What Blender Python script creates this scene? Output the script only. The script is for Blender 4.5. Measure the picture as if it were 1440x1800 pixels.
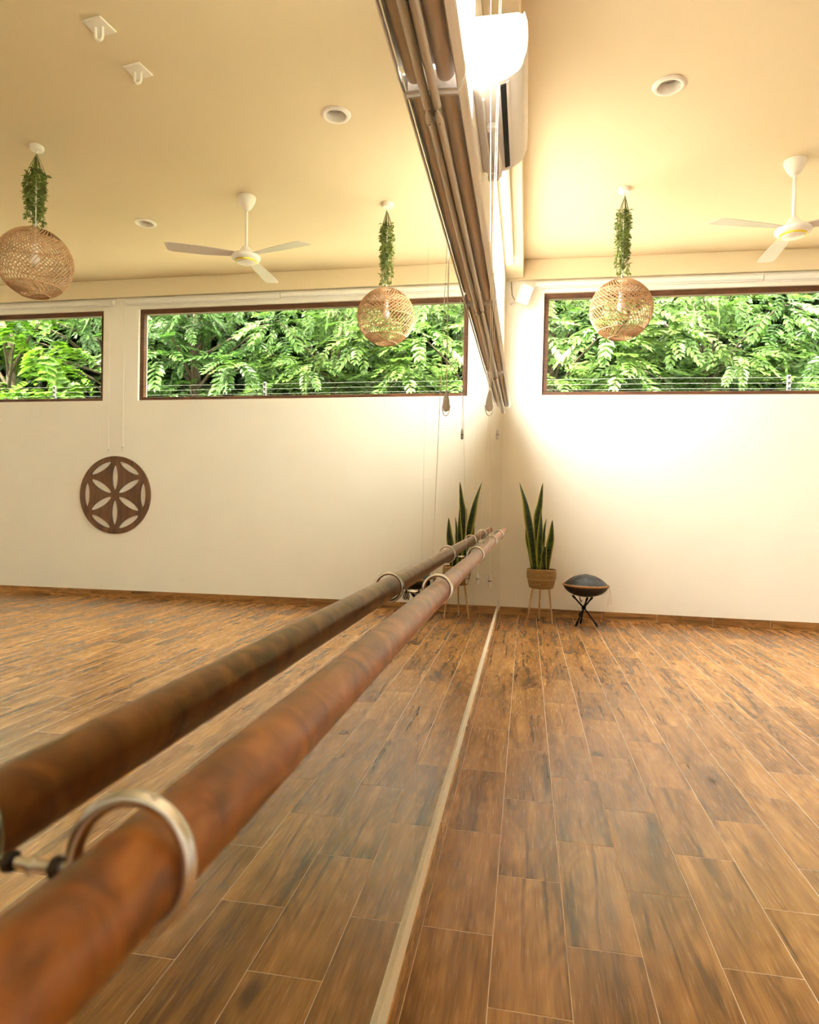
import bpy, bmesh, math, random
from mathutils import Vector, Matrix
random.seed(7)
R = math.radians
for o in list(bpy.data.objects): bpy.data.objects.remove(o)
sc = bpy.context.scene
COL = sc.collection

# ------------------------------------------------------------------ camera
D = 7.4528            # end wall plane (y)
ZC = 3.99             # ceiling height
CAM = Vector((0.2977, 0.0, 1.1921))
yaw, pit, rol = R(10.1613), R(-0.4568), R(1.5149)
F = Vector((-math.sin(yaw)*math.cos(pit), math.cos(yaw)*math.cos(pit), math.sin(pit)))
Rt = Vector((math.cos(yaw), math.sin(yaw), 0)); Up = Rt.cross(F)
R2 = Rt*math.cos(rol) + Up*math.sin(rol); U2 = -Rt*math.sin(rol) + Up*math.cos(rol)
cd = bpy.data.cameras.new('camera'); cam = bpy.data.objects.new('camera', cd); COL.objects.link(cam)
cam.matrix_world = Matrix(((R2.x, U2.x, -F.x, CAM.x), (R2.y, U2.y, -F.y, CAM.y), (R2.z, U2.z, -F.z, CAM.z), (0, 0, 0, 1)))
cd.sensor_fit = 'HORIZONTAL'; cd.sensor_width = 36; cd.lens = 1144.87/1440*36
cd.clip_start = .02; cd.clip_end = 200
cd.dof.use_dof = True; cd.dof.focus_distance = 3.4; cd.dof.aperture_fstop = 8.5
sc.camera = cam

# ------------------------------------------------------------------ sky, sun, exposure
wd = bpy.data.worlds.new('sky'); sc.world = wd; wd.use_nodes = True
bg = wd.node_tree.nodes['Background']
bg.inputs['Color'].default_value = (1.0, 0.965, 0.92, 1); bg.inputs['Strength'].default_value = 20.0
sd = bpy.data.lights.new('sun_offscreen', 'SUN'); sun = bpy.data.objects.new('sun_offscreen', sd); COL.objects.link(sun)
sd.energy = 30.0; sd.angle = R(2); sd.color = (1, .96, .86)
sun.rotation_euler = (R(32), 0, R(8))          # high sun behind the photographer, over the roof
sc.view_settings.view_transform = 'Standard'; sc.view_settings.look = 'None'
sc.view_settings.gamma = 1; sc.view_settings.use_curve_mapping = False
sc.view_settings.exposure = 0.72

# ------------------------------------------------------------------ mesh helpers
class MB:
    def __init__(s): s.v = []; s.f = []; s.at = None
    def add(s, vs, fs):
        b = len(s.v); s.v += [tuple(v) for v in vs]; s.f += [tuple(i+b for i in f) for f in fs]; return s
    def box(s, x0, x1, y0, y1, z0, z1, bev=0):
        if bev:
            bm = bmesh.new(); bmesh.ops.create_cube(bm, size=1)
            for v in bm.verts: v.co = Vector(((x0+x1)/2+v.co.x*(x1-x0), (y0+y1)/2+v.co.y*(y1-y0), (z0+z1)/2+v.co.z*(z1-z0)))
            bmesh.ops.bevel(bm, geom=bm.edges[:], offset=bev, segments=2, affect='EDGES', profile=.5)
            s.bm(bm); return s
        return s.add([(x, y, z) for z in (z0, z1) for y in (y0, y1) for x in (x0, x1)],
                     [(0, 2, 3, 1), (4, 5, 7, 6), (0, 1, 5, 4), (2, 6, 7, 3), (0, 4, 6, 2), (1, 3, 7, 5)])
    def bm(s, bm):
        bm.verts.ensure_lookup_table(); bm.verts.index_update()
        s.add([v.co[:] for v in bm.verts], [[v.index for v in f.verts] for f in bm.faces]); bm.free(); return s
    def tube(s, pts, r, n=10, cap=True, closed=False):
        pts = [Vector(p) for p in pts]; m = len(pts); rs = r if isinstance(r, (list, tuple)) else [r]*m
        t0 = (pts[1]-pts[0]).normalized(); u = t0.orthogonal().normalized(); rings = []
        for i, p in enumerate(pts):
            if closed: t = pts[(i+1) % m]-pts[i-1]
            else: t = pts[min(i+1, m-1)]-pts[max(i-1, 0)]
            t.normalize(); u = (u-t*u.dot(t)).normalized(); w = t.cross(u)
            rings.append([p+(u*math.cos(a)+w*math.sin(a))*rs[i] for a in (2*math.pi*k/n for k in range(n))])
        vs = [v for rg in rings for v in rg]; fs = []
        for i in range(m if closed else m-1):
            j = (i+1) % m
            for k in range(n): fs.append((i*n+k, i*n+(k+1) % n, j*n+(k+1) % n, j*n+k))
        if cap and not closed: fs += [tuple(range(n-1, -1, -1)), tuple((m-1)*n+k for k in range(n))]
        return s.add(vs, fs)
    def lathe(s, prof, n=32, c=(0, 0, 0), cap=True):
        c = Vector(c); vs = []; fs = []; m = len(prof)
        for r, z in prof:
            for k in range(n):
                a = 2*math.pi*k/n; vs.append((c.x+r*math.cos(a), c.y+r*math.sin(a), c.z+z))
        for i in range(m-1):
            for k in range(n): fs.append((i*n+k, i*n+(k+1) % n, (i+1)*n+(k+1) % n, (i+1)*n+k))
        if cap:
            if prof[0][0] > 1e-5: fs.append(tuple(range(n-1, -1, -1)))
            if prof[-1][0] > 1e-5: fs.append(tuple((m-1)*n+k for k in range(n)))
        return s.add(vs, fs)
    def prism(s, poly, axis, a0, a1):          # poly in the other two axes, extruded along axis
        n = len(poly)
        def mk(p, a): return {'x': (a, p[0], p[1]), 'y': (p[0], a, p[1]), 'z': (p[0], p[1], a)}[axis]
        return s.add([mk(p, a0) for p in poly]+[mk(p, a1) for p in poly],
                     [(i, (i+1) % n, n+(i+1) % n, n+i) for i in range(n)]+[tuple(range(n-1, -1, -1)), tuple(range(n, 2*n))])
    def mesh(s, name, mat, off=(0, 0, 0), smooth=None):
        me = bpy.data.meshes.new(name); ox, oy, oz = off
        me.from_pydata([(x-ox, y-oy, z-oz) for x, y, z in s.v], [], s.f)
        bm = bmesh.new(); bm.from_mesh(me); bmesh.ops.recalc_face_normals(bm, faces=bm.faces[:]); bm.to_mesh(me); bm.free()
        me.materials.append(mat)
        if smooth:
            me.polygons.foreach_set('use_smooth', [True]*len(me.polygons))
            try: me.set_sharp_from_angle(angle=R(smooth))
            except Exception: pass
        me.update(); return me
    def build(s, name, mat, parent=None, smooth=None):
        off = ORG.get(parent.as_pointer(), (0, 0, 0)) if parent else (0, 0, 0)
        o = bpy.data.objects.new(name, s.mesh(name, mat, off, smooth)); COL.objects.link(o)
        if parent: o.parent = parent
        ORG[o.as_pointer()] = off; return o
ORG = {}
KEEP = []
def tag(o, label=None, cat=None, group=None, kind=None):
    if label: o['label'] = label
    if cat: o['category'] = cat
    if group: o['group'] = group
    if kind: o['kind'] = kind
    return o
def thing(name, loc, label, cat, group=None, kind=None):
    o = bpy.data.objects.new(name, None); COL.objects.link(o); o.location = loc; o.empty_display_size = .1
    ORG[o.as_pointer()] = tuple(loc); KEEP.append(o)
    return tag(o, label, cat, group, kind)
def struct(name, mb, mat, smooth=None): return tag(mb.build(name, mat, None, smooth), kind='structure')

# ------------------------------------------------------------------ material helpers
def mat(name, col, rough=.5, metal=0, var=0, vscale=6, bump=0, bscale=80, coat=0, trans=0, spec=.5, stretch=None):
    m = bpy.data.materials.new(name); m.use_nodes = True; nt = m.node_tree; b = nt.nodes['Principled BSDF']
    b.inputs['Base Color'].default_value = (*col, 1); b.inputs['Roughness'].default_value = rough; b.inputs['Metallic'].default_value = metal
    b.inputs['Coat Weight'].default_value = coat; b.inputs['Coat Roughness'].default_value = .15; b.inputs['Specular IOR Level'].default_value = spec
    tc = nt.nodes.new('ShaderNodeTexCoord'); vec = tc.outputs['Object']
    if stretch:
        mp = nt.nodes.new('ShaderNodeMapping'); mp.inputs['Scale'].default_value = stretch; nt.links.new(vec, mp.inputs[0]); vec = mp.outputs[0]
    n = nt.nodes.new('ShaderNodeTexNoise'); n.inputs['Scale'].default_value = vscale; n.inputs['Detail'].default_value = 4; nt.links.new(vec, n.inputs['Vector'])
    if var:
        rp = nt.nodes.new('ShaderNodeValToRGB'); rp.color_ramp.elements[0].position = .3; rp.color_ramp.elements[1].position = .7
        rp.color_ramp.elements[0].color = (*[c*(1-var) for c in col], 1); rp.color_ramp.elements[1].color = (*[min(1, c*(1+var)) for c in col], 1)
        nt.links.new(n.outputs['Fac'], rp.inputs[0]); nt.links.new(rp.outputs[0], b.inputs['Base Color'])
    if bump:
        n2 = nt.nodes.new('ShaderNodeTexNoise'); n2.inputs['Scale'].default_value = bscale; nt.links.new(vec, n2.inputs['Vector'])
        bp = nt.nodes.new('ShaderNodeBump'); bp.inputs['Strength'].default_value = bump; bp.inputs['Distance'].default_value = .01
        nt.links.new(n2.outputs['Fac'], bp.inputs['Height']); nt.links.new(bp.outputs[0], b.inputs['Normal'])
    return m
def wood(name, dark, mid, light, stretch, rough=.4, coat=0, scale=3, space='Object'):
    m = bpy.data.materials.new(name); m.use_nodes = True; nt = m.node_tree; L = nt.links; b = nt.nodes['Principled BSDF']
    b.inputs['Roughness'].default_value = rough; b.inputs['Coat Weight'].default_value = coat; b.inputs['Coat Roughness'].default_value = .25
    tc = nt.nodes.new('ShaderNodeTexCoord'); mp = nt.nodes.new('ShaderNodeMapping'); mp.inputs['Scale'].default_value = stretch
    L.new(tc.outputs[space], mp.inputs[0])
    n = nt.nodes.new('ShaderNodeTexNoise'); n.inputs['Scale'].default_value = scale; n.inputs['Detail'].default_value = 6; n.inputs['Distortion'].default_value = .8
    L.new(mp.outputs[0], n.inputs['Vector'])
    rp = nt.nodes.new('ShaderNodeValToRGB'); e = rp.color_ramp.elements; e[0].position = .32; e[0].color = (*dark, 1); e[1].position = .68; e[1].color = (*light, 1)
    x = e.new(.5); x.color = (*mid, 1)
    L.new(n.outputs['Fac'], rp.inputs[0]); L.new(rp.outputs[0], b.inputs['Base Color'])
    return m
M = {}
M['wall'] = mat('wall_paint', (.90, .855, .775), .75, var=.02, vscale=2, bump=.05, bscale=120)
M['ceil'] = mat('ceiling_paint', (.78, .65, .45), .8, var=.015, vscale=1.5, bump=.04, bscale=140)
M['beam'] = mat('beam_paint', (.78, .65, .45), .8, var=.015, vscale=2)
M['white'] = mat('white_plastic', (.86, .83, .80), .35, var=.01)
M['acwhite'] = mat('ac_plastic', (.80, .755, .73), .35, var=.01)
M['black'] = mat('black_plastic', (.008, .0075, .007), .7, var=.1, spec=.2)
M['steel'] = mat('steel', (.70, .69, .70), .22, 1, var=.06, vscale=40)
M['darkmetal'] = mat('dark_metal', (.05, .045, .04), .4, .8, var=.1)
M['frame'] = wood('window_frame_wood', (.055, .016, .006), (.085, .028, .009), (.13, .045, .014), (2, 2, 12), .45)
M['bar'] = wood('barre_wood', (.13, .033, .003), (.26, .074, .007), (.39, .135, .021), (4.5, 5.5, 4.5), .36, .10, 4)
M['disc'] = wood('disc_wood', (.07, .028, .012), (.13, .055, .022), (.19, .085, .035), (9, 9, 1.2), .5)
M['leg'] = wood('pale_leg_wood', (.48, .29, .13), (.58, .37, .18), (.66, .44, .23), (14, 14, 1.5), .5)
M['rattan'] = mat('rattan', (.40, .215, .095), .55, var=.25, vscale=30, bump=.1)
M['basket'] = mat('seagrass_basket', (.30, .17, .06), .7, var=.35, vscale=14, bump=.3, stretch=(1, 1, 9))
M['fabric'] = mat('blind_fabric', (.80, .73, .69), .85, var=.08, vscale=60, stretch=(1, .05, 1), bump=.1)
M['fascia'] = mat('blind_fascia', (.78, .72, .68), .7, var=.07, vscale=60, stretch=(1, .05, 1))
M['rail'] = mat('blind_rail', (.80, .77, .76), .45, .1, var=.03)
M['pull'] = mat('pull_plastic', (.64, .61, .59), .3, var=.05)
M['cord'] = mat('cord_white', (.85, .80, .70), .6, var=.03)
M['caulk'] = mat('cream_caulk', (.92, .86, .70), .5, var=.04, vscale=9)
M['profile'] = mat('mirror_profile', (.80, .79, .65), .35, .1, var=.05, vscale=9)
M['grout'] = mat('grout', (.78, .58, .42), .8, var=.12, vscale=8)
M['pan'] = mat('handpan_steel', (.045, .047, .05), .38, .85, var=.15, vscale=9)
M['rope'] = mat('rim_rope', (.34, .17, .065), .7, var=.3, vscale=40, bump=.2)
M['vine'] = mat('vine_leaf', (.16, .21, .03), .5, var=.45, vscale=9)
M['stem'] = mat('vine_stem', (.12, .14, .03), .6, var=.2)
M['lampgray'] = mat('downlight_diffuser', (.62, .60, .56), .5, var=.05)
M['fanblade'] = mat('fan_blade', (.60, .52, .46), .35, var=.03)
M['fanwhite'] = mat('fan_white', (.88, .82, .76), .3, var=.01)
M['gold'] = mat('gold_trim', (.75, .60, .03), .3, .4, var=.05)
M['soil'] = mat('soil', (.05, .03, .018), .9, var=.4, vscale=40)
M['ground'] = mat('garden_ground', (.10, .13, .05), .9, var=.4, vscale=2)
M['paving'] = mat('bounce_paving', (.20, .17, .14), .85, var=.08, vscale=1.2)
M['bark'] = mat('bark', (.09, .065, .045), .9, var=.4, vscale=6, bump=.4, stretch=(3, 3, 1))
M['fencepost'] = mat('fence_post', (.16, .15, .16), .5, .2, var=.1)
M['wire'] = mat('fence_wire', (.16, .16, .15), .5, .3, var=.05)
M['bulb'] = mat('bulb_glass', (.85, .78, .74), .25, var=.01)
M['roof'] = mat('roof_slab', (.55, .5, .42), .9, var=.1)

def mirror_mat():
    m = bpy.data.materials.new('mirror_silver'); m.use_nodes = True; nt = m.node_tree; b = nt.nodes['Principled BSDF']
    b.inputs['Metallic'].default_value = 1; b.inputs['Roughness'].default_value = 0
    n = nt.nodes.new('ShaderNodeTexNoise'); n.inputs['Scale'].default_value = .6
    rp = nt.nodes.new('ShaderNodeValToRGB'); rp.color_ramp.elements[0].color = (.645, .655, .58, 1); rp.color_ramp.elements[1].color = (.665, .675, .60, 1)
    nt.links.new(n.outputs['Fac'], rp.inputs[0]); nt.links.new(rp.outputs[0], b.inputs['Base Color']); return m
M['mirror'] = mirror_mat()
def glass_mat(name='window_glass', tint=(.95, .97, .94)):
    m = bpy.data.materials.new(name); m.use_nodes = True; nt = m.node_tree; nt.nodes.clear(); L = nt.links
    o = nt.nodes.new('ShaderNodeOutputMaterial'); t = nt.nodes.new('ShaderNodeBsdfTransparent'); g = nt.nodes.new('ShaderNodeBsdfGlossy')
    t.inputs[0].default_value = (*tint, 1); g.inputs['Roughness'].default_value = 0
    fr = nt.nodes.new('ShaderNodeFresnel'); fr.inputs['IOR'].default_value = 1.25
    mx = nt.nodes.new('ShaderNodeMixShader'); ge = nt.nodes.new('ShaderNodeNewGeometry'); iv = nt.nodes.new('ShaderNodeMath'); iv.operation = 'SUBTRACT'; iv.inputs[0].default_value = 1; L.new(ge.outputs['Backfacing'], iv.inputs[1])
    mu = nt.nodes.new('ShaderNodeMath'); mu.operation = 'MULTIPLY'; L.new(fr.outputs[0], mu.inputs[0]); L.new(iv.outputs[0], mu.inputs[1]); L.new(mu.outputs[0], mx.inputs[0]); L.new(t.outputs[0], mx.inputs[1]); L.new(g.outputs[0], mx.inputs[2]); L.new(mx.outputs[0], o.inputs[0])
    return m
M['glass'] = glass_mat(); M['tinted'] = glass_mat('end_window_glass', (.92, .94, .88))
def leaf_mat(name, c0, c1, c2, tr=.35):
    m = bpy.data.materials.new(name); m.use_nodes = True; nt = m.node_tree; L = nt.links; nt.nodes.clear()
    o = nt.nodes.new('ShaderNodeOutputMaterial'); geo = nt.nodes.new('ShaderNodeNewGeometry')
    n = nt.nodes.new('ShaderNodeTexNoise'); n.inputs['Scale'].default_value = 1.7; n.inputs['Detail'].default_value = 3; L.new(geo.outputs['Position'], n.inputs['Vector'])
    n2 = nt.nodes.new('ShaderNodeTexNoise'); n2.inputs['Scale'].default_value = 14; L.new(geo.outputs['Position'], n2.inputs['Vector'])
    ad = nt.nodes.new('ShaderNodeMath'); ad.operation = 'MULTIPLY_ADD'; ad.inputs[1].default_value = .5; L.new(n2.outputs['Fac'], ad.inputs[0])
    ml = nt.nodes.new('ShaderNodeMath'); ml.operation = 'MULTIPLY'; ml.inputs[1].default_value = .5; L.new(n.outputs['Fac'], ml.inputs[0]); L.new(ml.outputs[0], ad.inputs[2])
    rp = nt.nodes.new('ShaderNodeValToRGB'); e = rp.color_ramp.elements; e[0].position = .36; e[0].color = (*c0, 1); e[1].position = .64; e[1].color = (*c2, 1); x = e.new(.5); x.color = (*c1, 1)
    L.new(ad.outputs[0], rp.inputs[0])
    p = nt.nodes.new('ShaderNodeBsdfPrincipled'); p.inputs['Roughness'].default_value = .42; L.new(rp.outputs[0], p.inputs['Base Color'])
    t = nt.nodes.new('ShaderNodeBsdfTranslucent'); L.new(rp.outputs[0], t.inputs[0])
    mx = nt.nodes.new('ShaderNodeMixShader'); mx.inputs[0].default_value = tr; L.new(p.outputs[0], mx.inputs[1]); L.new(t.outputs[0], mx.inputs[2]); L.new(mx.outputs[0], o.inputs[0])
    return m
M['leafA'] = leaf_mat('leaf_fresh', (.036, .095, .012), (.085, .165, .028), (.19, .27, .075))
M['leafB'] = leaf_mat('leaf_mid', (.026, .076, .012), (.055, .125, .022), (.10, .19, .042))
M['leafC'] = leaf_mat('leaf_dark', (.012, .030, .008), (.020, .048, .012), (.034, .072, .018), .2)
M['leafY'] = leaf_mat('leaf_lime', (.045, .12, .007), (.09, .20, .012), (.16, .27, .022))

G0, TW, TL, PA, PB = .0387, .2, .5742, 1.8305, 1.5635
def floor_mat(name, base=True):
    m = bpy.data.materials.new(name); m.use_nodes = True; nt = m.node_tree; L = nt.links; b = nt.nodes['Principled BSDF']
    N = nt.nodes.new
    def math_(op, a, b_=None, c=None):
        n = N('ShaderNodeMath'); n.operation = op
        for i, v in enumerate((a, b_, c)):
            if v is None: continue
            if isinstance(v, (int, float)): n.inputs[i].default_value = v
            else: L.new(v, n.inputs[i])
        return n.outputs[0]
    def comb(x, y, z=0):
        n = N('ShaderNodeCombineXYZ')
        for i, v in enumerate((x, y, z)):
            if isinstance(v, (int, float)): n.inputs[i].default_value = v
            else: L.new(v, n.inputs[i])
        return n.outputs[0]
    geo = N('ShaderNodeNewGeometry'); sp = N('ShaderNodeSeparateXYZ'); L.new(geo.outputs['Position'], sp.inputs[0])
    X, Y, Z = sp.outputs
    if not base:       # baseboards: run the grain along the wall
        X, Y = Z, math_('ADD', X, Y)
        col = math_('FLOOR', math_('DIVIDE', Y, TL)); row = 3.0
    else:
        col = math_('FLOOR', math_('DIVIDE', math_('SUBTRACT', X, G0), TW))
        odd = math_('FLOORED_MODULO', col, 2.0)
        ph = math_('MULTIPLY_ADD', odd, PB-PA, PA)
        row = math_('FLOOR', math_('DIVIDE', math_('SUBTRACT', Y, ph), TL))
    wn = N('ShaderNodeTexWhiteNoise'); wn.noise_dimensions = '3D'; L.new(comb(col, row, 1.5), wn.inputs['Vector'])
    sc3 = N('ShaderNodeSeparateXYZ'); L.new(wn.outputs['Color'], sc3.inputs[0]); r1, r2, r3 = sc3.outputs
    def noise(vec, s, d, dist=0, rough=.55):
        n = N('ShaderNodeTexNoise'); n.inputs['Scale'].default_value = s; n.inputs['Detail'].default_value = d; n.inputs['Distortion'].default_value = dist; n.inputs['Roughness'].default_value = rough
        L.new(vec, n.inputs['Vector']); return n.outputs['Fac']
    ox = math_('MULTIPLY', r1, 61.0); oy = math_('MULTIPLY', r2, 83.0)
    gx = math_('ADD', X, ox); gy = math_('ADD', Y, oy)
    bands = noise(comb(math_('MULTIPLY', gx, 13.0), math_('MULTIPLY', gy, 1.3), r3), 1.0, 3, .5)
    figure = math_('SINE', math_('MULTIPLY', noise(comb(math_('MULTIPLY', gx, 7.0), math_('MULTIPLY', gy, 1.5), 3.3), 1.0, 1, .25), 70.0))
    fibre = noise(comb(math_('MULTIPLY', gx, 230.0), math_('MULTIPLY', gy, 9.0), 0), 1.0, 3)
    streak = noise(comb(math_('MULTIPLY', gx, 24.0), math_('MULTIPLY', gy, 1.25), 7.7), 1.0, 4, .8, .58)
    vor = N('ShaderNodeTexVoronoi'); vor.inputs['Scale'].default_value = 1; L.new(comb(math_('MULTIPLY', gx, 6.0), math_('MULTIPLY', gy, 2.6), 0), vor.inputs['Vector'])
    kn = N('ShaderNodeSeparateXYZ'); L.new(vor.outputs['Color'], kn.inputs[0])
    kd = math_('ADD', vor.outputs['Distance'], math_('MULTIPLY', math_('SUBTRACT', streak, .5), .22))
    knot = math_('MULTIPLY', math_('SMOOTH_MIN', 1.0, math_('MAXIMUM', 0.0, math_('SUBTRACT', 1.0, math_('MULTIPLY', kd, 5.2))), .05), math_('GREATER_THAN', kn.outputs[0], .72))
    t = math_('ADD', math_('MULTIPLY', math_('SUBTRACT', bands, .5), 1.35), .55)
    t = math_('ADD', t, math_('MULTIPLY', math_('SUBTRACT', r3, .5), .24))
    t = math_('ADD', t, math_('MULTIPLY', figure, .06))
    t = math_('ADD', t, math_('MULTIPLY', math_('SUBTRACT', fibre, .5), .62))
    t = math_('SUBTRACT', t, math_('MULTIPLY', math_('MAXIMUM', 0.0, math_('SUBTRACT', streak, .56)), 3.2))
    t = math_('SUBTRACT', t, math_('MULTIPLY', knot, .75))
    rp = N('ShaderNodeValToRGB'); e = rp.color_ramp.elements
    e[0].position = -0.0; e[0].color = (.100, .041, .011, 1); e[1].position = 1; e[1].color = (.58, .31, .105, 1)
    for p_, c_ in ((.28, (.175, .076, .022)), (.5, (.285, .132, .038)), (.75, (.415, .203, .062))):
        q = e.new(p_); q.color = (*c_, 1)
    b.inputs['Specular IOR Level'].default_value = .42
    L.new(t, rp.inputs[0]); L.new(rp.outputs[0], b.inputs['Base Color'])
    L.new(math_('MULTIPLY_ADD', fibre, .10, .21), b.inputs['Roughness'])
    bp = N('ShaderNodeBump'); bp.inputs['Strength'].default_value = .10; bp.inputs['Distance'].default_value = .003
    L.new(fibre, bp.inputs['Height']); L.new(bp.outputs[0], b.inputs['Normal'])
    return m
M['tile'] = floor_mat('wood_look_tile'); M['basetile'] = floor_mat('wood_look_baseboard', False)

# ------------------------------------------------------------------ room shell
XR, YB = 9.6, -4.2
def holes_wall(axis, lo, hi, a0, a1, z0, z1, holes):
    """wall slab lo..hi on axis, spanning a0..a1 and z0..z1, with rectangular holes (u0,u1,v0,v1)"""
    mb = MB(); us = sorted({a0, a1, *[h[0] for h in holes], *[h[1] for h in holes]})
    for u0, u1 in zip(us, us[1:]):
        cuts = sorted([(h[2], h[3]) for h in holes if h[0] < (u0+u1)/2 < h[1]]); z = z0
        for c0, c1 in cuts+[(z1, z1)]:
            if c0 > z+1e-4:
                if axis == 'y': mb.box(u0, u1, lo, hi, z, c0)
                else: mb.box(lo, hi, u0, u1, z, c0)
            z = c1
    bm = bmesh.new(); me = mb.mesh('tmp', M['wall']); bm.from_mesh(me); bmesh.ops.remove_doubles(bm, verts=bm.verts[:], dist=1e-5)
    seen = {}
    for f in bm.faces: seen.setdefault(tuple(round(c, 4) for c in f.calc_center_median()), []).append(f)
    bmesh.ops.delete(bm, geom=[f for v in seen.values() if len(v) > 1 for f in v], context='FACES')
    m2 = MB(); m2.bm(bm); bpy.data.meshes.remove(me); return m2
WZ0, WZ1 = 2.4825, 3.6275
W1 = (.4316, 4.5754, WZ0, WZ1); W2 = (5.0629, 9.2, WZ0, WZ1)
struct('wall_end', holes_wall('y', D, D+.2, -.2, XR+.2, -.05, ZC+.1, [W1, W2]), M['wall'])
SA = (-3.2, 3.04, 2.46, 3.72); SB = (4.85, 7.04, 2.46, 3.72)
struct('wall_mirror_side', holes_wall('x', -.26, 0, YB, D, -.05, ZC+.1, [SA, SB]), M['wall'])
struct('wall_right', holes_wall('x', XR, XR+.2, YB, D, -.05, ZC+.1, []), M['wall'])
struct('wall_back', holes_wall('y', YB-.2, YB, -.2, XR+.2, -.05, ZC+.1, []), M['wall'])
DL = ((1.139, 4.497), (3.543, 5.949)); HS = .0715      # round lamps sit in real openings in the ceiling
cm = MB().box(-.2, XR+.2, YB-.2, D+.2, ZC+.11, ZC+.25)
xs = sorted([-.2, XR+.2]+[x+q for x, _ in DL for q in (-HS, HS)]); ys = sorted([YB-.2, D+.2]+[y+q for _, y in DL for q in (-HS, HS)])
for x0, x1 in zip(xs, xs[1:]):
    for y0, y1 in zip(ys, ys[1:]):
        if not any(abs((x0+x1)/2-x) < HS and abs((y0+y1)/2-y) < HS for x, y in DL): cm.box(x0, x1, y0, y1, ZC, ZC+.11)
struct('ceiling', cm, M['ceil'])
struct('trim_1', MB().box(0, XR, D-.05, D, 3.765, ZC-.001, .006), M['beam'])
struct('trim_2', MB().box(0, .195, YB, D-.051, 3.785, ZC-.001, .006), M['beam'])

# floor: grout bed plus wood-look tiles, the 300 nearest as single pieces
floor = struct('floor', MB().box(-.2, XR+.2, YB-.2, D+.2, -.12, -.0007), M['grout'])
def tile_box(x0, x1, y0, y1):
    g = .0014; b = .0007; mb = MB(); z0, z1 = -.004, 0
    a = [(x0+g, y0+g), (x1-g, y0+g), (x1-g, y1-g), (x0+g, y1-g)]; c = [(x0+g+b, y0+g+b), (x1-g-b, y0+g+b), (x1-g-b, y1-g-b), (x0+g+b, y1-g-b)]
    mb.add([(*p, z0) for p in a]+[(*p, z1-b*.6) for p in a]+[(*p, z1) for p in c],
           [(i, (i+1) % 4, 4+(i+1) % 4, 4+i) for i in range(4)]+[(4+i, 4+(i+1) % 4, 8+(i+1) % 4, 8+i) for i in range(4)]+[(8, 9, 10, 11)])
    return mb
full = tile_box(-TW/2, TW/2, -TL/2, TL/2).mesh('tile', M['tile']); cells = []
for c in range(-1, int((XR-G0)/TW)+1):
    x0 = G0+c*TW; x1 = min(x0+TW, XR); ph = PA if c % 2 == 0 else PB
    k = math.floor((YB-ph)/TL)
    while ph+k*TL < D:
        y0, y1 = max(YB, ph+k*TL), min(D, ph+(k+1)*TL); k += 1
        if y1-y0 > .01: cells.append((max(x0, 0), x1, y0, y1))
def seen_size(c):
    x, y = (c[0]+c[1])/2, (c[2]+c[3])/2
    if y < 1.15 or c[1]-c[0] < .1: return 1e9
    if x-CAM.x > (y*.47+.1) and not (x+CAM.x < y*.95+.3): return 1e8+y
    return math.hypot(x-.3, y)
cells.sort(key=seen_size)
for x0, x1, y0, y1 in cells[:300]:
    if abs(x1-x0-TW) < 1e-4 and abs(y1-y0-TL) < 1e-4: me = full
    else: me = tile_box(-(x1-x0)/2, (x1-x0)/2, -(y1-y0)/2, (y1-y0)/2).mesh('tile', M['tile'])
    o = bpy.data.objects.new('tile', me); COL.objects.link(o); o.parent = floor; o.location = ((x0+x1)/2, (y0+y1)/2, 0)
rest = MB()
for c in cells[300:]:
    q = tile_box(*c); rest.add(q.v, q.f)
tag(rest.build('tile_field', M['tile'], floor), kind='stuff')

# baseboards of the same tile
be = struct('baseboard_end', MB().box(0, XR, D-.006, D, 0, .0905), M['grout'])
k = 0; x = .0; seg = MB().box(-.2858, .2858, -.011, 0, .0005, .0912, .0012).mesh('tile', M['basetile'])
while x < XR-.1:
    w = min(TL, XR-x)
    me = seg if abs(w-TL) < 1e-3 else MB().box(-w/2+.001, w/2-.001, -.011, 0, .0005, .0912, .0012).mesh('tile', M['basetile'])
    o = bpy.data.objects.new('tile', me); COL.objects.link(o); o.parent = be; o.location = (x+w/2, D, 0); x += TL
bm_ = struct('baseboard_mirror', MB().box(0, .030, YB, D-.012, 0, .092), M['grout'])
y = YB; seg = MB().box(0, .0385, -.2858, .2858, .0005, .0925, .0012).mesh('tile', M['basetile'])
while y < D-.1:
    w = min(TL, D-.013-y)
    me = seg if abs(w-TL) < 1e-3 else MB().box(0, .0385, -w/2+.001, w/2-.001, .0005, .0925, .0012).mesh('tile', M['basetile'])
    o = bpy.data.objects.new('tile', me); COL.objects.link(o); o.parent = bm_; o.location = (0, y+w/2, 0); y += TL
struct('baseboard_right', MB().box(XR-.012, XR, YB, D-.012, 0, .092, .002), M['basetile'])

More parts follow.
